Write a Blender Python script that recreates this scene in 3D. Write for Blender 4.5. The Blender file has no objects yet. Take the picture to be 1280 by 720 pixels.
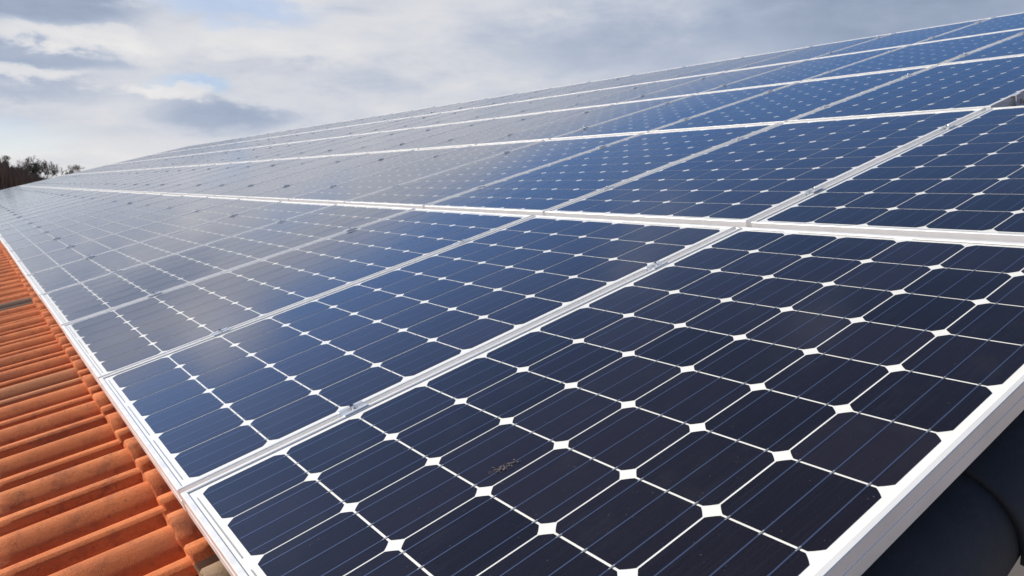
import bpy, bmesh, math, random
from mathutils import Vector, Matrix, noise
R = math.radians
sc = bpy.context.scene
C = sc.collection

# ---------------------------------------------------------------- camera
SL = R(15.2)                                   # roof pitch
CAM = Vector((1.44067, -0.27371, 0.55907))
right = Vector((0.60188446, 0.79858318, 0.0))
down = Vector((0.10527141, -0.07934205, -0.99127331))
fwd = Vector((-0.79161419, 0.59663199, -0.13182273))
cam = bpy.data.cameras.new('camera'); co = bpy.data.objects.new('camera', cam); C.objects.link(co)
m = Matrix((right, -down, -fwd)).transposed().to_4x4(); m.translation = CAM
co.matrix_world = m
cam.sensor_width = 36; cam.lens = 943.5 / 1280 * 36
cam.shift_x = (640 - 667.81) / 1280; cam.shift_y = (353.76 - 360) / 1280
cam.clip_start = .02; cam.clip_end = 6000
sc.camera = co
cam.dof.use_dof = True; cam.dof.focus_distance = 1.25; cam.dof.aperture_fstop = 14

# ---------------------------------------------------------------- sky, sun, exposure
SUN_AZ, SUN_EL = -130.0, 33.0                  # azimuth clockwise from +Y
w = bpy.data.worlds.new('World'); sc.world = w; w.use_nodes = True
nt = w.node_tree; N = nt.nodes; L = nt.links
for n in list(N): N.remove(n)
def nd(nt, typ, **kw):
    n = nt.nodes.new(typ)
    for k, v in kw.items(): setattr(n, k, v)
    return n
def mth(nt, op, a, b=None, c=None, clamp=False):
    n = nt.nodes.new('ShaderNodeMath'); n.operation = op; n.use_clamp = clamp
    for i, v in enumerate((a, b, c)):
        if v is None: continue
        if isinstance(v, (int, float)): n.inputs[i].default_value = v
        else: nt.links.new(v, n.inputs[i])
    return n.outputs[0]
def sstep(nt, v, lo, hi, tlo=0., thi=1.):
    n = nt.nodes.new('ShaderNodeMapRange'); n.interpolation_type = 'SMOOTHSTEP'
    nt.links.new(v, n.inputs[0])
    n.inputs[1].default_value = lo; n.inputs[2].default_value = hi; n.inputs[3].default_value = tlo; n.inputs[4].default_value = thi
    return n.outputs[0]
def mixc(nt, f, a, b, mode='MIX'):
    n = nt.nodes.new('ShaderNodeMix'); n.data_type = 'RGBA'; n.blend_type = mode
    for s, v in ((n.inputs[0], f), (n.inputs[6], a), (n.inputs[7], b)):
        if isinstance(v, (int, float)): s.default_value = v
        elif isinstance(v, tuple): s.default_value = v + (1,) if len(v) == 3 else v
        else: nt.links.new(v, s)
    return n.outputs[2]
tc = nd(nt, 'ShaderNodeTexCoord'); sp = nd(nt, 'ShaderNodeSeparateXYZ'); L.new(tc.outputs['Generated'], sp.inputs[0])
az = mth(nt, 'MULTIPLY', mth(nt, 'ARCTAN2', sp.outputs[0], sp.outputs[1]), 57.2958)
el = mth(nt, 'MULTIPLY', mth(nt, 'ARCSINE', sp.outputs[2]), 57.2958)
def fbm(scale, detail, rough, dist=0., off=0., ys=2.2):
    cb = nd(nt, 'ShaderNodeCombineXYZ')
    L.new(mth(nt, 'MULTIPLY', az, .1), cb.inputs[0]); L.new(mth(nt, 'MULTIPLY', el, .1 * ys), cb.inputs[1]); cb.inputs[2].default_value = off
    n = nd(nt, 'ShaderNodeTexNoise'); n.inputs['Scale'].default_value = scale; n.inputs['Detail'].default_value = detail
    n.inputs['Roughness'].default_value = rough; n.inputs['Distortion'].default_value = dist
    L.new(cb.outputs[0], n.inputs['Vector'])
    return mth(nt, 'SUBTRACT', n.outputs['Fac'], .5)
n1 = fbm(.9, 7, .55, .3, 1.7); n2 = fbm(2.4, 8, .6, .2, 5.1); n3 = fbm(.45, 4, .5, .0, 9.3, 1.4); n4 = fbm(1.6, 7, .58, .5, 12.4, 3.0)
sky = nd(nt, 'ShaderNodeTexSky', sky_type='NISHITA', sun_disc=False)
sky.sun_elevation = R(SUN_EL); sky.sun_rotation = R(SUN_AZ % 360); sky.air_density = 1.0; sky.dust_density = .6; sky.ozone_density = 2.0
# warped azimuth / elevation for cloud shapes
azw = mth(nt, 'ADD', az, mth(nt, 'MULTIPLY', n1, 9.)); azw = mth(nt, 'ADD', azw, mth(nt, 'MULTIPLY', n2, 4.))
elw = mth(nt, 'ADD', el, mth(nt, 'MULTIPLY', n2, 2.6)); elw = mth(nt, 'ADD', elw, mth(nt, 'MULTIPLY', n4, 2.2))
def blob(a, e, sa, se, inner=.35):
    x = mth(nt, 'DIVIDE', mth(nt, 'SUBTRACT', azw, a), sa); y = mth(nt, 'DIVIDE', mth(nt, 'SUBTRACT', elw, e), se)
    d = mth(nt, 'SQRT', mth(nt, 'ADD', mth(nt, 'MULTIPLY', x, x), mth(nt, 'MULTIPLY', y, y)))
    return sstep(nt, d, inner, 1.0, 1., 0.)
# cloud cover: a bank up to about 16 degrees, clear blue above with thin streaks
cover = sstep(nt, mth(nt, 'ADD', mth(nt, 'ADD', el, mth(nt, 'MULTIPLY', n3, 3.5)), mth(nt, 'MULTIPLY', n1, 2.6)), 14.2, 17.8, 1., 0.)
high = sstep(nt, mth(nt, 'ADD', n3, mth(nt, 'MULTIPLY', n1, .4)), .10, .32, 0., .45)
cover = mth(nt, 'MAXIMUM', cover, high)
cover = mth(nt, 'MAXIMUM', cover, mth(nt, 'MULTIPLY', blob(-40.5, 34.6, 4.5, 2.2, .0), .45))
cover = mth(nt, 'MAXIMUM', cover, mth(nt, 'MULTIPLY', blob(-82.5, 16.6, 4.6, 3.2, .1), .75))
# thin spots showing pale blue inside the bank
for a, e, sa, se, k in ((-73., 11.6, 7, 1.5, .34), (-77.2, 6.6, 2.6, .7, .3), (-88, 2.8, 7, 1.6, .2)):
    cover = mth(nt, 'MULTIPLY', cover, mth(nt, 'SUBTRACT', 1., mth(nt, 'MULTIPLY', blob(a, e, sa, se), k)))
# cloud tone
tone = mth(nt, 'ADD', .77, mth(nt, 'MULTIPLY', n2, .24)); tone = mth(nt, 'ADD', tone, mth(nt, 'MULTIPLY', n4, .34))
tone = mth(nt, 'ADD', tone, mth(nt, 'MULTIPLY', n1, .35))
tone = mth(nt, 'MULTIPLY', tone, sstep(nt, azw, -62., -26., 1., .74))
for a, e, sa, se, k in ((-86., 11.0, 9.5, 2.0, .36), (-86., 7.7, 8.5, 1.1, .27), (-75.6, 4.6, 5.6, 1.5, .24), (-86, 5.6, 7, .8, .14), (-48., 10., 12, 2.6, .10), (-30, 11.5, 14, 3.4, .16)):
    tone = mth(nt, 'MULTIPLY', tone, mth(nt, 'SUBTRACT', 1., mth(nt, 'MULTIPLY', blob(a, e, sa, se), k)))
for a, e, sa, se, k in ((-82.5, 9.0, 6.5, .8, .22), (-87, 6.6, 5, .6, .2), (-78.6, 5.9, 2.4, .7, .3), (-70., 9.4, 8, 1.6, .15), (-84, 1.4, 9, 2.2, .15)):
    tone = mth(nt, 'MULTIPLY', tone, mth(nt, 'ADD', 1., mth(nt, 'MULTIPLY', blob(a, e, sa, se), k)))
tone = mth(nt, 'MINIMUM', mth(nt, 'MAXIMUM', tone, .34), 1.0)
tone = mth(nt, 'SUBTRACT', tone, mth(nt, 'MULTIPLY', sstep(nt, tone, .72, 1.05), .12))
tone = mth(nt, 'ADD', tone, mth(nt, 'MULTIPLY', blob(-82.5, 16.6, 4.0, 3.2, .0), .55))
tint = mixc(nt, sstep(nt, tone, .42, .98), (.70, .85, 1.14), (1.03, 1.0, .975))
cloud = mixc(nt, 1., tint, (1, 1, 1), 'MULTIPLY')
vm = nd(nt, 'ShaderNodeVectorMath', operation='SCALE'); L.new(cloud, vm.inputs[0]); L.new(mth(nt, 'MULTIPLY', tone, 8.0), vm.inputs['Scale'])
blue = mixc(nt, 1., sky.outputs[0], mixc(nt, sstep(nt, el, 19., 38.), (.74, .98, 1.30), (.98, .98, 1.0)), 'MULTIPLY')
bs = nd(nt, 'ShaderNodeVectorMath', operation='SCALE'); L.new(blue, bs.inputs[0]); L.new(sstep(nt, el, 19., 38., 1., .52), bs.inputs['Scale']); blue = bs.outputs[0]
skyc = mixc(nt, cover, blue, vm.outputs[0])
bg = nd(nt, 'ShaderNodeBackground'); bg.inputs[1].default_value = .1; L.new(skyc, bg.inputs[0])
wo = nd(nt, 'ShaderNodeOutputWorld'); L.new(bg.outputs[0], wo.inputs[0])

sl = bpy.data.lights.new('sun', 'SUN'); sl.energy = 4.6; sl.angle = R(.55); sl.color = (1, .93, .81)
so = bpy.data.objects.new('sun', sl); C.objects.link(so)
sd = Vector((math.sin(R(SUN_AZ)) * math.cos(R(SUN_EL)), math.cos(R(SUN_AZ)) * math.cos(R(SUN_EL)), math.sin(R(SUN_EL))))
so.rotation_euler = sd.to_track_quat('Z', 'Y').to_euler()
vs = sc.view_settings; vs.view_transform = 'Standard'; vs.look = 'None'; vs.exposure = .22; vs.gamma = 1; vs.use_curve_mapping = False
sc.cycles.max_bounces = 6; sc.cycles.use_denoising = True

# ---------------------------------------------------------------- helpers
def tag(o, label=None, cat=None, group=None, kind=None):
    if label: o['label'] = label
    if cat: o['category'] = cat
    if group: o['group'] = group
    if kind: o['kind'] = kind
    return o
def link(name, me, mats=(), parent=None, smooth=False):
    o = bpy.data.objects.new(name, me); C.objects.link(o)
    for mt in (mats if isinstance(mats, (list, tuple)) else [mats]): me.materials.append(mt)
    if parent: o.parent = parent
    if smooth: me.polygons.foreach_set('use_smooth', [True] * len(me.polygons))
    return o
def obj(name, bm, mats, parent=None, smooth=False):
    me = bpy.data.meshes.new(name); bm.to_mesh(me); bm.free()
    return link(name, me, mats, parent, smooth)
def pymesh(name, V, F, mats, parent=None, smooth=False, mi=None):
    me = bpy.data.meshes.new(name); me.from_pydata(V, [], F); me.update()
    if mi: me.polygons.foreach_set('material_index', mi)
    return link(name, me, mats, parent, smooth)
def empty(name, loc=(0, 0, 0), rot=(0, 0, 0)):
    o = bpy.data.objects.new(name, None); C.objects.link(o); o.location = loc; o.rotation_euler = rot; o.empty_display_size = .1
    return o
def box(bm, x0, x1, y0, y1, z0, z1, mi=0, bev=0):
    r = bmesh.ops.create_cube(bm, size=1)
    for v in r['verts']:
        v.co = Vector(((x0 + x1) / 2 + v.co.x * (x1 - x0), (y0 + y1) / 2 + v.co.y * (y1 - y0), (z0 + z1) / 2 + v.co.z * (z1 - z0)))
    fs = {f for v in r['verts'] for f in v.link_faces}
    for f in fs: f.material_index = mi
    if bev:
        bmesh.ops.bevel(bm, geom=list({e for f in fs for e in f.edges}), offset=bev, segments=2, affect='EDGES', profile=.7)
def P(x, v, h=0.):                              # roof-plane coordinates to world
    return Vector((x, v * math.cos(SL) - h * math.sin(SL), v * math.sin(SL) + h * math.cos(SL)))

def mat(name, base, rough=.5, metal=0., coat=0., coat_rough=.08, spec=.5):
    m = bpy.data.materials.new(name); m.use_nodes = True
    b = m.node_tree.nodes['Principled BSDF']
    b.inputs['Base Color'].default_value = (*base, 1); b.inputs['Roughness'].default_value = rough
    b.inputs['Metallic'].default_value = metal; b.inputs['Coat Weight'].default_value = coat; b.inputs['Coat Roughness'].default_value = coat_rough
    b.inputs['Specular IOR Level'].default_value = spec
    return m, m.node_tree, b
def tnoise(nt, scale, detail=4, rough=.5, coord='Object', vec=None, stretch=None):
    n = nd(nt, 'ShaderNodeTexNoise'); n.inputs['Scale'].default_value = scale; n.inputs['Detail'].default_value = detail; n.inputs['Roughness'].default_value = rough
    t = nd(nt, 'ShaderNodeTexCoord'); src = t.outputs[coord]
    if stretch:
        mp = nd(nt, 'ShaderNodeMapping'); mp.inputs['Scale'].default_value = stretch; nt.links.new(src, mp.inputs[0]); src = mp.outputs[0]
    nt.links.new(src, n.inputs['Vector'])
    return n.outputs['Fac']
def bump(nt, b, h, strength, dist):
    n = nd(nt, 'ShaderNodeBump'); n.inputs['Strength'].default_value = strength; n.inputs['Distance'].default_value = dist
    nt.links.new(h, n.inputs['Height']); nt.links.new(n.outputs[0], b.inputs['Normal'])
    return n

# aluminium
M_alu, t_, b_ = mat('anodised aluminium', (.86, .86, .87), .36, .28)
nz = tnoise(t_, 30, 3, .5, stretch=(1, .15, 1)); t_.links.new(sstep(t_, nz, .3, .7, .30, .46), b_.inputs['Roughness'])
nz = tnoise(t_, 5, 5, .6); t_.links.new(mixc(t_, sstep(t_, nz, .35, .75), (.88, .88, .89), (.80, .80, .80)), b_.inputs['Base Color'])
M_steel, _, _ = mat('bright steel', (.7, .71, .73), .22, 1.)
M_clamp, _, _ = mat('cast aluminium', (.72, .75, .80), .3, .4)
M_rail, _, _ = mat('mill aluminium', (.5, .5, .51), .4, .7)
# glass-covered white backsheet
M_back, t_, b_ = mat('white backsheet', (.84, .84, .82), .6, 0, 1., .10)
nz = tnoise(t_, 9, 5, .6); t_.links.new(mixc(t_, sstep(t_, nz, .4, .8), (.88, .88, .86), (.80, .795, .77)), b_.inputs['Base Color']); b_.inputs['Coat IOR'].default_value = 1.33
# glass-covered cells
M_cell, t_, b_ = mat('monocrystalline silicon', (.012, .012, .03), .35, 0, 1., .085, .3)
at = nd(t_, 'ShaderNodeAttribute', attribute_name='tone'); oi = nd(t_, 'ShaderNodeObjectInfo')
v = mth(t_, 'ADD', mth(t_, 'MULTIPLY', at.outputs['Fac'], .6), mth(t_, 'MULTIPLY', oi.outputs['Random'], .4))
c0 = mixc(t_, v, (.007, .0062, .0085), (.026, .021, .030))
nz = tnoise(t_, 350, 2, .7)
c0 = mixc(t_, sstep(t_, nz, .35, .7, 0, .35), c0, (.030, .026, .034))
st = tnoise(t_, 26, 4, .6, stretch=(9, .25, 1))
c0 = mixc(t_, sstep(t_, st, .45, .75, 0, .35), c0, (.034, .034, .046))  # streaky reflection along the busbars, painted into the cell colour
spk = tnoise(t_, 210, 2, .5)
c0 = mixc(t_, sstep(t_, spk, .735, .77, 0, .5), c0, (.22, .20, .18))
dz = tnoise(t_, 6, 7, .65)
c0 = mixc(t_, sstep(t_, dz, .50, .78, 0, .14), c0, (.10, .09, .08))
t_.links.new(c0, b_.inputs['Base Color'])
b_.inputs['Coat IOR'].default_value = 1.36; b_.inputs['Metallic'].default_value = .22; b_.inputs['Specular Tint'].default_value = (.10, .28, .85, 1)
dn = tnoise(t_, 2.2, 6, .6, stretch=(3, .5, 1)); t_.links.new(sstep(t_, dn, .3, .7, .06, .13), b_.inputs['Coat Roughness'])
M_bus, _, _ = mat('busbar silver under glass', (.13, .17, .30), .35, .7, 1., .09)
M_rib, _, _ = mat('tinned ribbon', (.40, .40, .40), .45, .2, 1., .09)
M_dirt, t_, b_ = mat('dried bird dropping', (.26, .21, .18), .9)
M_dot, _, _ = mat('tinned solder', (.55, .57, .62), .3, .6, 1., .09)

# ---------------------------------------------------------------- solar panel prototype
W = .948 + .046; H = 1.58 + .0554; PIT = .158; MU = .023; MV = .0277; GU = .0207; GV = .0484
TH = .045; LIP = .0105; GZ = -.0022            # frame depth, lip width, glass level
def frame_mesh():
    # cross-section (outward distance from outer face inward = d, height z)
    sec = [(0, -TH), (0, -.0235), (.0011, -.0225), (.0011, -.0205), (0, -.0195), (0, -.0012), (.0012, 0), (LIP - .0012, 0), (LIP, -.0008), (LIP, -.0030),
           (LIP, -.0062), (.0022, -.0062), (.0022, -TH + .002), (.026, -TH + .002), (.026, -TH)]
    V = []; F = []
    x0, x1, y0, y1 = -W / 2, W / 2, 0., H
    ns = len(sec)
    for (d, z) in sec:
        V += [(x0 + d, y0 + d, z), (x1 - d, y0 + d, z), (x1 - d, y1 - d, z), (x0 + d, y1 - d, z)]
    for i in range(ns):
        j = (i + 1) % ns
        for k in range(4):
            l = (k + 1) % 4
            F.append((i * 4 + k, i * 4 + l, j * 4 + l, j * 4 + k))
    return V, F
def octagon(cx, cy, s=.0771, c=.0155):
    pts = []
    rr = .0991
    for q in range(4):
        a0 = math.acos(s / rr); 
        for t in range(4):
            a = a0 + (math.pi / 2 - 2 * a0) * t / 3 + q * math.pi / 2
            pts.append((cx + rr * math.cos(a), cy + rr * math.sin(a)))
    return pts
def make_panel(full=True):
    root = empty('solar_panel')
    V, F = frame_mesh(); pymesh('frame', V, F, M_alu, root)
    # backsheet
    V = []; F = []
    def quad(x0, x1, y0, y1, z):
        b = len(V); V.extend([(x0, y0, z), (x1, y0, z), (x1, y1, z), (x0, y1, z)]); F.append((b, b + 1, b + 2, b + 3))
    quad(-W / 2 + .004, W / 2 - .004, .004, H - .004, GZ - .0012)
    pymesh('backsheet', V, F, M_back, root)
    # cells
    V = []; F = []; tone = []
    rnd = random.Random(4)
    for i in range(6):
        for j in range(10):
            cx = -W / 2 + MU + PIT * (i + .5); cy = MV + PIT * (j + .5); b = len(V)
            pts = octagon(cx, cy); V.extend([(x, y, GZ - .0006) for x, y in pts]); F.append(tuple(range(b, b + len(pts))))
            tone.append(rnd.random())
    o = pymesh('solar_cells', V, F, M_cell, root)
    a = o.data.attributes.new('tone', 'FLOAT', 'FACE'); a.data.foreach_set('value', tone)
    # busbars, solder dots, bus ribbons
    V = []; F = []; mi = []
    for i in range(6):
        cx = -W / 2 + MU + PIT * (i + .5)
        for k in (-1, 0, 1):
            x = cx + k * .052
            for j in range(10):
                y0 = MV + PIT * j
                quad(x - .0012, x + .0012, y0 + .004, y0 + PIT - .004, GZ - .0003); mi.append(0)
                if j: quad(x - .0012, x + .0012, y0 - .006, y0 + .005, GZ - .0001); mi.append(2)
    for i in (0, 2, 4):
        xa = -W / 2 + MU + PIT * i + .022; xb = xa + PIT * 2 - .044
        quad(xa, xb, MV - .0105, MV - .0083, GZ - .0001); mi.append(1)
    for a_, b2 in ((0, 1), (1, 3), (3, 5), (5, 6)):
        xa = -W / 2 + MU + PIT * a_ + .022; xb = -W / 2 + MU + PIT * b2 - .022
        quad(xa, xb, H - MV + .0085, H - MV + .0115, GZ - .0001); mi.append(1)
    pymesh('busbars', V, F, [M_bus, M_rib, M_dot], root, mi=mi)
    return root
ORD = ['', 'first', 'second', 'third', 'fourth', 'fifth', 'sixth', 'seventh', 'eighth', 'ninth', 'tenth', 'eleventh', 'twelfth', 'thirteenth', 'fourteenth', 'fifteenth',
       'sixteenth', 'seventeenth', 'eighteenth', 'nineteenth', 'twentieth', 'twenty-first', 'twenty-second', 'twenty-third', 'twenty-fourth', 'twenty-fifth', 'twenty-sixth',
       'twenty-seventh', 'twenty-eighth', 'twenty-ninth', 'thirtieth', 'thirty-first', 'thirty-second', 'thirty-third', 'thirty-fourth', 'thirty-fifth', 'thirty-sixth', 'thirty-seventh', 'thirty-eighth']
NCOL = 36
ROWH = ['', 'second-row', 'third-row', 'fourth-row', 'top-row']
ROWN = ['lowest row', 'second row up', 'third row up', 'fourth row up', 'top row']
proto = make_panel(); used = False
DX = W + GU; DV = H + GV
def copy_tree(o):
    c = o.copy(); C.objects.link(c)
    for ch in o.children:
        d = ch.copy(); C.objects.link(d); d.parent = c
    return c
rp = random.Random(11)
kids = list(proto.children)
for r in range(5):
    for c in range(NCOL):
        if r >= 2 and c == 0: continue
        if r == 0 and c == 0: p = proto
        else:
            p = proto.copy(); C.objects.link(p)
            for ch in kids:
                d = ch.copy(); C.objects.link(d); d.parent = p
        p.location = P(W / 2 + GU / 2 - c * DX + rp.uniform(-.0008, .0008), r * DV + rp.uniform(-.0012, .0012), rp.uniform(-.0012, .0006))
        p.rotation_euler = (SL + rp.uniform(-.0012, .0012), rp.uniform(-.0016, .0016), 0)
        if r == 0 and c == 0: lb = 'nearest dark navy solar panel, with its silver side frame above the dark verge tiles'
        elif r == 0 and c == NCOL - 1: lb = 'farthest pale solar panel at the far end of the lowest row'
        elif r == 0: lb = 'solar panel in the lowest row beside the orange tiles, %s from the near end' % ORD[c + 1]
        else: lb = "%s solar panel above the lowest row's %s panel from the near end" % (ROWH[r], ORD[c + 1])
        tag(p, lb, 'solar panel', 'solar panels mounted in five rows on the roof')

# ---------------------------------------------------------------- rails and clamps
RV = (.352, 1.272)
XF = -(NCOL - 1) * DX - .12
def rail(r, k):
    bm = bmesh.new(); x1 = (W + GU / 2 + .04) if r < 2 else .075
    box(bm, XF, x1, -.019, .019, -TH - .036, -TH - .0005, bev=.002)
    box(bm, XF, x1 - .001, -.006, .006, -TH - .0004, -TH + .0022)
    box(bm, XF, x1 + .0015, -.012, .012, -TH - .031, -TH - .024)
    o = obj('mounting_rail', bm, M_rail)
    o.location = P(0, r * DV + RV[k]); o.rotation_euler = (SL, 0, 0)
    tag(o, 'long aluminium rail under the panels of the %s, %s of its two rails' % (ROWN[r], 'lower' if k == 0 else 'upper'), 'rail', 'rails carrying the solar panels')
for r in range(5):
    for k in (0, 1): rail(r, k)
def clamp_body(end=False):
    bm = bmesh.new()
    hw = GU / 2 + .0075
    # hat profile swept along y (the seam)
    g = GU / 2 - .0012
    prof = [(-hw, .0005), (-hw, .0034), (-g, .0034), (-g + .002, -.0120), (g - .002, -.0120), (g, .0034), (hw, .0034), (hw, .0005), (g + .0006, .0005), (g - .0012, -.0150), (-g + .0012, -.0150), (-g - .0006, .0005)]
    if end:
        prof = [(-hw, .0005), (-hw, .0034), (.012, .0034), (.012, -TH + .001), (.030, -TH + .001), (.030, -TH - .0004), (.009, -TH - .0004), (.009, .0002), (-hw + .003, .0002)]
    ya, yb = -.027, .027
    va = [bm.verts.new((x, ya, z)) for x, z in prof]; vb = [bm.verts.new((x, yb, z)) for x, z in prof]
    n = len(prof)
    for i in range(n):
        j = (i + 1) % n; bm.faces.new((va[i], va[j], vb[j], vb[i]))
    bm.faces.new(va[::-1]); bm.faces.new(vb)
    bmesh.ops.recalc_face_normals(bm, faces=bm.faces)
    return bm
def bolt_bm(z=-.0118):
    bm = bmesh.new()
    bmesh.ops.create_cone(bm, cap_ends=True, segments=18, radius1=.0075, radius2=.0075, depth=.0015, matrix=Matrix.Translation((0, 0, z + .0006)))
    r = bmesh.ops.create_cone(bm, cap_ends=True, segments=16, radius1=.0066, radius2=.0061, depth=.020, matrix=Matrix.Translation((0, 0, z + .011)))
    top = max((f for f in bm.faces), key=lambda f: f.calc_center_median().z)
    ri = bmesh.ops.inset_individual(bm, faces=[top], thickness=.0028)
    bmesh.ops.translate(bm, verts=top.verts, vec=(0, 0, -.004))
    return bm
def make_clamp(end=False):
    root = empty('panel_clamp')
    obj('clamp_body', clamp_body(end), M_clamp, root); obj('bolt', bolt_bm(), M_steel, root, smooth=False)
    return root
ck = make_clamp(); ckk = list(ck.children); first = True
spots = []
for c in range(1, NCOL):
    for r in range(5):
        if r >= 2 and c == 1: continue
        for k in (0, 1): spots.append((c, r, k))
def cpos(c, r, k): return P(-(c - 1) * DX, r * DV + RV[k])
spots.sort(key=lambda s: (cpos(*s) - CAM).length)
rc = random.Random(5)
for c, r, k in spots[:290]:
    if first: o = ck; first = False
    else:
        o = ck.copy(); C.objects.link(o)
        for ch in ckk: d = ch.copy(); C.objects.link(d); d.parent = o
    o.location = cpos(c, r, k) + Vector((0, rc.uniform(-.006, .006), 0)); o.rotation_euler = (SL, 0, rc.uniform(-.03, .03))
    tag(o, 'silver %s clamp in the %s seam from the near end, %s' % ('lower' if k == 0 else 'upper', ORD[c], ROWN[r]), 'clamp', 'clamps bolted in the seams between panels')
V = []; F = []
for c, r, k in spots[290:]:
    p = cpos(c, r, k); ux = Vector((1, 0, 0)); uy = P(0, 1); uz = P(0, 0, 1); b = len(V)
    for dz in (.0006, .0036):
        for sx, sy in ((-1, -1), (1, -1), (1, 1), (-1, 1)): V.append(p + ux * sx * .017 + uy * sy * .035 + uz * dz)
    F += [(b, b + 1, b + 5, b + 4), (b + 1, b + 2, b + 6, b + 5), (b + 2, b + 3, b + 7, b + 6), (b + 3, b, b + 4, b + 7), (b + 4, b + 5, b + 6, b + 7), (b + 3, b + 2, b + 1, b)]
o = pymesh('far_panel_clamps', V, F, M_clamp); tag(o, 'tiny silver clamps in the farthest seams of the panel array', 'clamps', kind='stuff')
# end clamps on the open near edge of rows three to five and rows one and two
for r in range(5):
    for k in (0, 1):
        e = make_clamp(True); x = (W + GU / 2) if r < 2 else 0.
        e.location = P(x + (GU / 2 if r < 2 else 0), r * DV + RV[k]); e.rotation_euler = (SL, 0, 0)
        if r >= 2: e.location = P(0, r * DV + (RV[k] if (r, k) != (2, 0) else .225))
        e.children[1].location = (.0, 0, 0)
        e.name = 'end_clamp'
        tag(e, 'silver end clamp on the near side edge of the %s, %s of two' % (ROWN[r], 'lower' if k == 0 else 'upper'), 'clamp', 'end clamps at the near edge of the array')
        for ch in e.children:
            if ch.name.startswith('bolt'): ch.location = (.021, 0, -.028)
# bird dropping
bm = bmesh.new(); rd = random.Random(3)
for i in range(110):
    a = rd.gauss(0, 1); q = rd.gauss(0, 1)
    cx = .479 + a * .0025 + q * .005; cy = .400 + a * .014
    r_ = abs(rd.gauss(0, .0008)) + .0003
    vs_ = [bm.verts.new(P(cx + r_ * rd.uniform(.6, 1.3) * math.cos(t * 1.047), cy + r_ * rd.uniform(.6, 1.3) * math.sin(t * 1.047), -.0012 + i * 1e-5)) for t in range(6)]
    bm.faces.new(vs_)
bmesh.ops.solidify(bm, geom=bm.faces[:], thickness=.0004)
tag(obj('bird_dropping', bm, M_dirt), 'small speckled brown bird dropping on the nearest dark panel', 'bird dropping')

# ---------------------------------------------------------------- building with tiled roof
M_tile, t_, b_ = mat('terracotta tile', (.42, .12, .045), .82, spec=.25)
at = nd(t_, 'ShaderNodeAttribute', attribute_name='tint'); 
base = mixc(t_, sstep(t_, tnoise(t_, 7, 6, .6), .3, .7), (.53, .130, .040), (.70, .215, .070))
base = mixc(t_, sstep(t_, tnoise(t_, 230, 3, .75), .46, .62, 0, .5), base, (.66, .27, .12))
base = mixc(t_, sstep(t_, tnoise(t_, 75, 4, .6), .60, .70, 0, .6), base, (.20, .06, .035))
base = mixc(t_, sstep(t_, tnoise(t_, 24, 6, .7), .47, .68, 0, .62), base, (.24, .078, .042))
dk = tnoise(t_, 3.2, 6, .62, stretch=(1.6, .55, 1)); base = mixc(t_, sstep(t_, dk, .54, .70, 0, .55), base, (.19, .075, .06))
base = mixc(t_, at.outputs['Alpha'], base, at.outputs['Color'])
t_.links.new(base, b_.inputs['Base Color'])
hsum = mth(t_, 'ADD', tnoise(t_, 420, 3, .7), mth(t_, 'MULTIPLY', tnoise(t_, 120, 3, .5), .5))
bump(t_, b_, hsum, .9, .0016)
M_verge, t_, b_ = mat('dark slate glazed verge tile', (.018, .024, .036), .55)
base = mixc(t_, sstep(t_, tnoise(t_, 9, 5, .6), .3, .75), (.014, .019, .030), (.028, .034, .046)); t_.links.new(base, b_.inputs['Base Color'])
bump(t_, b_, tnoise(t_, 90, 5, .7), .6, .002)
b_.inputs['Roughness'].default_value = .7
M_wall, t_, b_ = mat('cream render', (.62, .56, .46), .9)
base = mixc(t_, sstep(t_, tnoise(t_, 1.5, 6, .6), .3, .7), (.64, .58, .48), (.54, .48, .39)); t_.links.new(base, b_.inputs['Base Color'])
bump(t_, b_, tnoise(t_, 60, 4, .6), .4, .004)
M_zinc, _, _ = mat('zinc gutter', (.35, .36, .38), .45, .8)
M_wood, t_, b_ = mat('stained timber', (.16, .09, .05), .7)
base = mixc(t_, sstep(t_, tnoise(t_, 4, 6, .6, stretch=(1, 12, 12)), .3, .7), (.19, .11, .06), (.11, .06, .035)); t_.links.new(base, b_.inputs['Base Color'])
M_pane, _, _ = mat('window glass', (.03, .035, .04), .06, 0, 1., .03)
M_white, _, _ = mat('white window frame', (.75, .75, .73), .5)

bld = empty('farm_building', (0, 0, 0))
tag(bld, 'long building with orange clay pantile roof that carries the solar panels', 'building')
TP = .258; TROW = .281; BUTT0 = -.026; CREST = -.060; XB = -.055
RH = .052
def prof(x):                                    # x in [0, TP): distance past the big roll's crest; height 0..1 of RH
    x = x % TP
    d = min(x, TP - x)
    h = 0.
    hw = .068
    if d < hw: h = math.cos(d / hw * math.pi / 2) ** .85
    s = x - .140
    # small interlock ridge: flat top with a step on its +x side
    if -.036 < s < .044:
        if s < -.020: k = .80 * (s + .036) / .016
        elif s < .010: k = .80 + .03 * (s + .020) / .030
        elif s < .0125: k = .83 - .14 * (s - .010) / .0025
        else: k = .69 * (1 - (s - .0125) / .0315)
        h = max(h, k)
    return h
xs_fine = sorted(set([i * TP / 30 for i in range(31)] + [.140 + a for a in (-.036, -.028, -.020, -.005, .0099, .0127, .028, .044)]))
xs_coarse = [i * TP / 10 for i in range(11)]
TX0, TX1 = XF - .35, .98
ntile = int((TX1 - TX0) / TP) + 1
special = {}
V = []; F = []; TINT = []
rt = random.Random(21)
NROWS = 36; RSTART = -8
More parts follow.
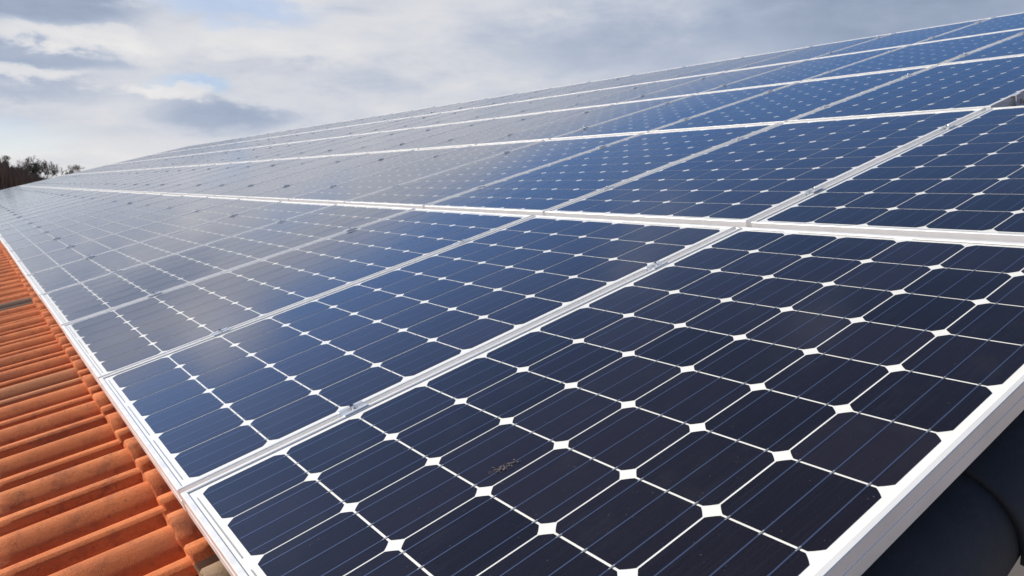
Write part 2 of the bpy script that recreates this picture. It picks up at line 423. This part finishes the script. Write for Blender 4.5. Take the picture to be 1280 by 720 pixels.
def tile_tint(ix, ir):
    key = special.get((ix, ir))
    if key: return key
    if ir >= 11 and XB - ix * TP > -.75: return (.045, .042, .045, .96)  # open near end beside the upper rows: shade painted in as dark grey
    u = rt.random()
    if u < .012: return (.20, .12, .08, .6)
    if u < .04: return (.32, .14, .07, .5)
    if u < .05: return (.14, .09, .075, .7)
    g = rt.uniform(-.05, .05); return (.58 + g, .165 + g * .4, .052 + g * .2, rt.uniform(0, .45))
# index of a tile from plane coordinates
def tix(x): return int(math.floor((XB + TP * .32 - x) / TP))
special[(tix(.115), 0)] = (.24, .19, .13, .88)
special[(tix(.39), 0)] = (.20, .16, .11, .9)
special[(tix(-1.55), -1)] = (.42, .20, .10, .6)
special[(tix(-3.6), -1)] = (.12, .10, .085, .9)
special[(tix(-.62), -1)] = (.50, .15, .05, .1)
for ir in range(RSTART, NROWS + RSTART):
    fine = ir <= 0
    xs = xs_fine if fine else xs_coarse
    vb = BUTT0 + ir * TROW
    for it in range(-4, ntile + 1):
        # tile spans from crest-left valley; local x0 at valley before the big roll
        xo = XB - it * TP - .0
        if xo + TP * .68 > .93 or xo < TX0: continue
        if fine and xo < -25: xs = xs_coarse
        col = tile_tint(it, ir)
        jv = rt.uniform(-.004, .004); jh = rt.uniform(-.0018, .0018); tw = rt.uniform(-.004, .004)
        off = -.094
        vv = [0., .004, .03, TROW * .5, TROW + .03] if fine else [0., TROW + .02]
        b = len(V); nx = len(xs)
        for jn, dv in enumerate(vv):
            lift = .022 * (1 - dv / TROW)
            for i, lx in enumerate(xs):
                x = xo + off + lx
                hh = prof(off + lx + TP) * RH
                z = CREST - RH + hh + lift - .022 + jh
                jag = 0.
                if dv < .01 and fine:
                    nn = noise.noise(Vector((x * 60, ir * 7.3, it))) ; jag = nn * .006 + noise.noise(Vector((x * 260, ir * 7.3, it))) * .003
                    if jn == 0: z -= .003 + abs(nn) * .004
                V.append(P(x + tw * dv, vb + dv + jv + jag, z))
        for jn in range(len(vv) - 1):
            for i in range(nx - 1):
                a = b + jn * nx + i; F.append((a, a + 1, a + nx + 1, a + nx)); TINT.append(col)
        # butt face and sides
        bb = len(V)
        for i, lx in enumerate(xs):
            x = xo + off + lx
            nn = noise.noise(Vector((x * 90, ir * 3.1, 4.2)))
            z = CREST - RH + prof(off + lx + TP) * RH - .0215 + jh
            V.append(P(x, vb + jv + .002 + nn * .002, z))
        for i in range(nx - 1):
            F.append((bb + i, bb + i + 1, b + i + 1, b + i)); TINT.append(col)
o = pymesh('roof_tiles', V, F, M_tile, bld, smooth=True)
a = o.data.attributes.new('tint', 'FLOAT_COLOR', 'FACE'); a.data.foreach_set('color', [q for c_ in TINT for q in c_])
print('tiles', len(V), len(F))

# verge (gable edge) half-round tiles
def halfround(L0, r0, r1, th=.014):
    V = []; F = []; n = 22
    for (y, rr) in ((0, r0), (.004, r0 + .002), (L0 * .25, r0 * .99), (L0, r1)):
        for i in range(n + 1):
            a = math.pi * (-.06 + 1.12 * i / n); V.append((rr * math.cos(a), y, rr * math.sin(a)))
    for (y, rr) in ((0, r0 - th), (L0, r1 - th)):
        for i in range(n + 1):
            a = math.pi * (-.06 + 1.12 * i / n); V.append((rr * math.cos(a), y, rr * math.sin(a)))
    k = n + 1
    for q in range(3):
        for i in range(n): F.append((q * k + i, (q + 1) * k + i, (q + 1) * k + i + 1, q * k + i + 1))
    for i in range(n):
        F.append((4 * k + i, i, i + 1, 4 * k + i + 1)); F.append((4 * k + i, 4 * k + i + 1, 5 * k + i + 1, 5 * k + i))
    return V, F
VL = .36
V, F = halfround(VL + .05, .123, .106)
vt = pymesh('verge_tile', V, F, M_verge, bld, smooth=True)
n_v = 31
for i in range(n_v):
    o = vt if i == 0 else vt.copy()
    if i: C.objects.link(o); o.parent = bld
    o.location = P(.937 + rt.uniform(-.002, .002), .87 + (i - 8) * VL, -.200); o.rotation_euler = (SL + .02, 0, rt.uniform(-.008, .008))
# ridge
VR = 8.83
YR, ZR = P(0, VR, -.12)[1:]
V, F = halfround(.42, .10, .085)
for i in range(3):
    pass
bmr_V = []; bmr_F = []
for i in range(int((TX1 - TX0) / .38)):
    x = .98 - i * .38
    b = len(bmr_V)
    for (px, py, pz) in V: bmr_V.append((x - py, YR + px, ZR + pz - .06))
    bmr_F += [tuple(b + q for q in f) for f in F]
o = pymesh('ridge_tiles', bmr_V, bmr_F, M_tile, bld, smooth=True)
at2 = o.data.attributes.new('tint', 'FLOAT_COLOR', 'FACE'); at2.data.foreach_set('color', [q for f in bmr_F for q in (.4, .13, .05, .3)])
# back slope, sheathing, walls
GZ0 = -4.7
def slab(name, pts, th, m):
    V = [Vector(p) for p in pts] + [Vector(p) - Vector((0, 0, th)) for p in pts]
    return pymesh(name, V, [(0, 1, 2, 3), (7, 6, 5, 4), (0, 4, 5, 1), (1, 5, 6, 2), (2, 6, 7, 3), (3, 7, 4, 0)], m, bld)
p0 = P(0, -2.3, -.135); p1 = P(0, VR, -.135); yb = 2 * p1.y - p0.y
slab('sheathing', [(TX0, p0.y, p0.z), (.96, p0.y, p0.z), (.96, p1.y, p1.z), (TX0, p1.y, p1.z)], .05, M_wood)
V = []; F = []
nxr = 700
for j in range(2):
    for i in range(nxr + 1):
        x = TX0 + (1.0 - TX0) * i / nxr; z = .03 * prof(x)
        V.append((x, p1.y if j == 0 else yb, (p1.z if j == 0 else p0.z) + z + .02))
for i in range(nxr): F.append((i, i + 1, nxr + 2 + i, nxr + 1 + i))
o = pymesh('back_roof_slope', V, F, M_tile, bld, smooth=True)
a3 = o.data.attributes.new('tint', 'FLOAT_COLOR', 'FACE'); a3.data.foreach_set('color', [q for f in F for q in (.4, .13, .05, .3)])
slab('back_sheathing', [(TX0, p1.y, p1.z), (.96, p1.y, p1.z), (.96, yb, p0.z), (TX0, yb, p0.z)], .05, M_wood)
# walls as one closed gabled shell
ya, yc = p0.y + .45, yb - .45; za = p0.z + .45 * math.tan(SL) - .06
xe0, xe1 = TX0 + .25, .80
V = []
for x in (xe0, xe1):
    V += [(x, ya, GZ0), (x, yc, GZ0), (x, yc, za), (x, p1.y, p1.z - .07), (x, ya, za)]
F = [(0, 1, 2, 3, 4)[::-1], (5, 6, 7, 8, 9), (0, 5, 9, 4), (1, 2, 7, 6)]
pymesh('wall', V, F, M_wall, bld)
def window(x, y, z, w_, h_, axis):
    bm = bmesh.new()
    if axis == 'x':
        for (a, b2, c_, d_) in ((-w_/2, -w_/2 + .06, 0, h_), (w_/2 - .06, w_/2, 0, h_), (-w_/2, w_/2, 0, .06), (-w_/2, w_/2, h_ - .06, h_), (-.025, .025, .06, h_ - .06)):
            box(bm, x - .02, x + .035, y + a, y + b2, z + c_, z + d_)
    else:
        for (a, b2, c_, d_) in ((-w_/2, -w_/2 + .06, 0, h_), (w_/2 - .06, w_/2, 0, h_), (-w_/2, w_/2, 0, .06), (-w_/2, w_/2, h_ - .06, h_), (-.025, .025, .06, h_ - .06)):
            box(bm, x + a, x + b2, y - .035, y + .02, z + c_, z + d_)
    f = obj('window', bm, M_white, bld)
    bm = bmesh.new()
    if axis == 'x': box(bm, x + .004, x + .012, y - w_/2 + .03, y + w_/2 - .03, z + .03, z + h_ - .03)
    else: box(bm, x - w_/2 + .03, x + w_/2 - .03, y - .012, y - .004, z + .03, z + h_ - .03)
    obj('pane', bm, M_pane, f)
for k in range(3): window(xe1, ya + 2.5 + k * 5, GZ0 + 1.0, 1.2, 1.1, 'x')
for k in range(8): window(-1.5 - k * 4.3, ya, GZ0 + 1.0, 1.3, 1.0, 'y')
# gutter along the eave
V = []; F = []; n = 10; gy, gz = p0.y - .03, p0.z - .02
for x in (TX0, 1.0):
    for rr in (.07, .066):
        for i in range(n + 1):
            a = math.pi * (1 + i / n); V.append((x, gy + rr * math.cos(a), gz + rr * math.sin(a)))
k = n + 1
for i in range(n):
    F.append((i, i + 1, 2 * k + i + 1, 2 * k + i)); F.append((k + i, 3 * k + i, 3 * k + i + 1, k + i + 1))
pymesh('gutter', V, F, M_zinc, bld, smooth=True)

# ---------------------------------------------------------------- ground
M_gr, t_, b_ = mat('winter ground', (.2, .17, .12), .95)
base = mixc(t_, sstep(t_, tnoise(t_, .03, 6, .6), .50, .64), (.50, .38, .28), (.15, .16, .08))
base = mixc(t_, sstep(t_, tnoise(t_, .9, 8, .65), .35, .7, 0, .6), base, (.56, .44, .34))
base = mixc(t_, sstep(t_, tnoise(t_, 12, 5, .7), .4, .7, 0, .4), base, (.26, .20, .15))
t_.links.new(base, b_.inputs['Base Color']); bump(t_, b_, tnoise(t_, 20, 5, .6), .5, .02)
V = []; F = []
rings = [0, 8, 20, 50, 120, 260, 500, 1000, 2500, 5000]
for i, rr in enumerate(rings):
    for k in range(32):
        a = k * math.tau / 32; V.append((rr * math.cos(a), rr * math.sin(a), GZ0))
for i in range(len(rings) - 1):
    for k in range(32):
        a = i * 32 + k; b2 = i * 32 + (k + 1) % 32; F.append((a, b2, b2 + 32, a + 32))
F = F[32:]; V0 = (0, 0, GZ0); V.append(V0)
for k in range(32): F.append((len(V) - 1, 32 + k, 32 + (k + 1) % 32))
g = pymesh('ground', V, F, M_gr); tag(g, kind='structure'); g['label'] = 'brown and green winter ground below the roof'

# ---------------------------------------------------------------- trees behind the far end
M_bark, t_, b_ = mat('bare bark', (.07, .052, .042), .9)
M_twig, _, _ = mat('brown twigs', (.19, .135, .105), .9)
M_ever, t_, b_ = mat('evergreen foliage', (.02, .035, .02), .8)
base = mixc(t_, sstep(t_, tnoise(t_, .9, 4, .6), .35, .65), (.014, .022, .016), (.045, .065, .028)); t_.links.new(base, b_.inputs['Base Color'])
def seg(V, F, a, b, ra, rb, ns=4):
    d = (b - a); 
    if d.length < 1e-6: return
    d.normalize(); u = d.orthogonal().normalized(); w_ = d.cross(u); k = len(V)
    for c_, rr in ((a, ra), (b, rb)):
        for i in range(ns):
            an = i * math.tau / ns; V.append(c_ + (u * math.cos(an) + w_ * math.sin(an)) * rr)
    for i in range(ns): F.append((k + i, k + (i + 1) % ns, k + ns + (i + 1) % ns, k + ns + i))
def grow(V, F, V2, F2, p, d, ln, r_, depth, rng, spread):
    if depth == 0: return
    q = p.copy(); dd = d.copy(); n = 2
    for i in range(n):
        dd = (dd + Vector((rng.uniform(-1, 1), rng.uniform(-1, 1), rng.uniform(-.5, 1))) * .13).normalized()
        e = q + dd * ln / n; r2 = r_ * (1 - .22)
        if depth > 2: seg(V, F, q, e, r_, r2, 5)
        else: seg(V2, F2, q, e, max(r_, .04), max(r2, .022), 3)
        q = e; r_ = r2
        if depth < 6:
            a = rng.uniform(0, math.tau); sd_ = (dd + (dd.orthogonal().normalized() * math.cos(a) + dd.cross(dd.orthogonal()).normalized() * math.sin(a)) * spread).normalized()
            grow(V, F, V2, F2, q, sd_, ln * rng.uniform(.5, .72), r_ * .55, depth - 1, rng, spread)
    for k in range(2 if depth > 1 else 1):
        a = rng.uniform(0, math.tau); o1 = dd.orthogonal().normalized()
        sd_ = (dd + (o1 * math.cos(a) + dd.cross(o1) * math.sin(a)) * spread * .8 + Vector((0, 0, .12))).normalized()
        grow(V, F, V2, F2, q, sd_, ln * rng.uniform(.65, .85), r_ * .7, depth - 1, rng, spread)
def bare_tree(name, x, y, h, seed, label, spread=.75, depth=6, thick=1.):
    rng = random.Random(seed); root = empty(name, (x, y, GZ0), (0, 0, 0))
    V = []; F = []; V2 = []; F2 = []
    grow(V, F, V2, F2, Vector((0, 0, 0)), Vector((0, 0, 1)), h * .30, h * .022 * thick, depth, rng, spread)
    mz = max(v_.z for v_ in V2) if V2 else h
    s_ = h / mz
    V = [v_ * s_ for v_ in V]; V2 = [v_ * s_ for v_ in V2]
    pymesh('trunk', V, F, M_bark, root); pymesh('crown', V2, F2, M_twig, root)
    tag(root, label, 'tree', 'trees beyond the far end of the roof')
def evergreen(name, x, y, h, rad, seed, label, lobes):
    rng = random.Random(seed); root = empty(name, (x, y, GZ0))
    V = []; F = []; top = Vector((rng.uniform(-.5, .5), rng.uniform(-.5, .5), h * .9))
    seg(V, F, Vector((0, 0, 0)), top * .5, h * .028, h * .02, 8); seg(V, F, top * .5, top, h * .02, h * .008, 8)
    V2 = []; F2 = []
    for (lx, lz, lr) in lobes:
        c_ = Vector((lx * rad, rng.uniform(-.4, .4) * rad, lz * h))
        seg(V, F, Vector((top.x * lz * .7, top.y * lz * .7, c_.z - lr * rad * .8)), c_, h * .008, h * .004, 5)
        for i in range(int(900 * lr)):
            while 1:
                q = Vector([rng.uniform(-1, 1) for _ in range(3)])
                if .25 < q.length < 1: break
            rr = lr * rad * (1 + .28 * noise.noise(q * 2.2 + c_)); p_ = c_ + Vector((q.x, q.y, q.z * .72)) * rr
            s = rng.uniform(.10, .26) * (rad / 3); u = Vector([rng.gauss(0, 1) for _ in range(3)]).normalized(); w_ = u.orthogonal().normalized()
            k = len(V2); V2.extend([p_ - u * s, p_ + w_ * s * .6, p_ + u * s, p_ - w_ * s * .6]); F2.append((k, k + 1, k + 2, k + 3))
    pymesh('trunk', V, F, M_bark, root); pymesh('crown', V2, F2, M_ever, root)
    tag(root, label, 'tree', 'trees beyond the far end of the roof')
def ray_xy(px, D):                              # ground spot lying D metres away in the direction of an image column, near the horizon
    d = fwd + right * ((px - 667.81) / 943.5) + down * ((226 - 353.76) / 943.5)
    d = Vector((d.x, d.y, 0)).normalized()
    return CAM.x + d.x * D, CAM.y + d.y * D
def top_h(py, D): return (227.5 - py) / 943.5 * D + (CAM.z - GZ0)
ev = [(-3, 196, 255, 2.6, 'tallest dark pine at the left edge behind the bare brown trees', [(0, .93, .7), (-.4, .82, .8), (.5, .76, .6), (0, .66, .7)]),
      (11, 200, 262, 2.3, 'narrow dark pine with a flat top, second from the left edge', [(0, .94, .75), (.3, .84, .6), (-.5, .8, .5)]),
      (26, 211, 270, 2.2, 'low dark green pine to the left of the round evergreen', [(0, .92, .75), (.7, .85, .5), (-.4, .78, .6)]),
      (34, 212, 275, 1.8, 'smallest dark evergreen, close beside the round evergreen', [(0, .93, .7), (.4, .83, .6)]),
      (43, 207, 260, 3.1, 'round dense blackish evergreen in front of the spreading bare tree', [(0, .88, .95), (.35, .74, .9), (-.5, .74, .8), (0, .6, .9)])]
for i, (px, py, D, rad, lb, lobes) in enumerate(ev):
    x, y = ray_xy(px, D); evergreen('pine_tree', x, y, top_h(py, D), rad * .62, 30 + i, lb, lobes)
bt = [(-12, 199, 240, .5, 'bare brown tree cut by the left edge of the picture'),
      (4, 208, 235, .5, 'bare reddish brown tree in front of the tallest pine'),
      (14, 206, 240, .45, 'bare brown tree under the flat-topped pine'),
      (21, 211, 245, .5, 'slim bare tree right of the flat-topped pine'),
      (31, 214, 240, .5, 'short bare tree left of the round evergreen'),
      (48, 199, 285, .85, 'tallest spreading bare tree rising behind the round evergreen'),
      (58, 205, 270, .7, 'bare tree with upright branches between two spreading ones'),
      (67, 203, 280, .75, 'spreading bare tree at the right end of the wood'),
      (97, 208, 300, .9, 'lone small bare tree top showing over the panel edge')]
for i, (px, py, D, sp_, lb) in enumerate(bt):
    x, y = ray_xy(px, D); bare_tree('bare_tree', x, y, top_h(py, D), 60 + i, lb, sp_, 7 if i < 10 else 6, 1.1)
# dense brushwood below
V = []; F = []; rb_ = random.Random(8)
for i in range(9000):
    px = rb_.uniform(-60, 76); D = rb_.uniform(215, 300); x, y = ray_xy(px, D)
    hmax = max(6.2, 12.4 - max(px, 0) * .085)
    h = hmax * rb_.uniform(.6, 1.) * (.9 + .2 * noise.noise(Vector((px * .12, 0, 0)))); z0 = rb_.uniform(0, .5) * h
    a = Vector((x, y, GZ0 + z0)); b = a + Vector((rb_.uniform(-.9, .9), rb_.uniform(-.9, .9), h - z0))
    seg(V, F, a, b, .07, .02, 3)
o = pymesh('brushwood', V, F, M_twig); tag(o, 'dense brown brushwood under the trees at the left', 'brushwood', kind='stuff')
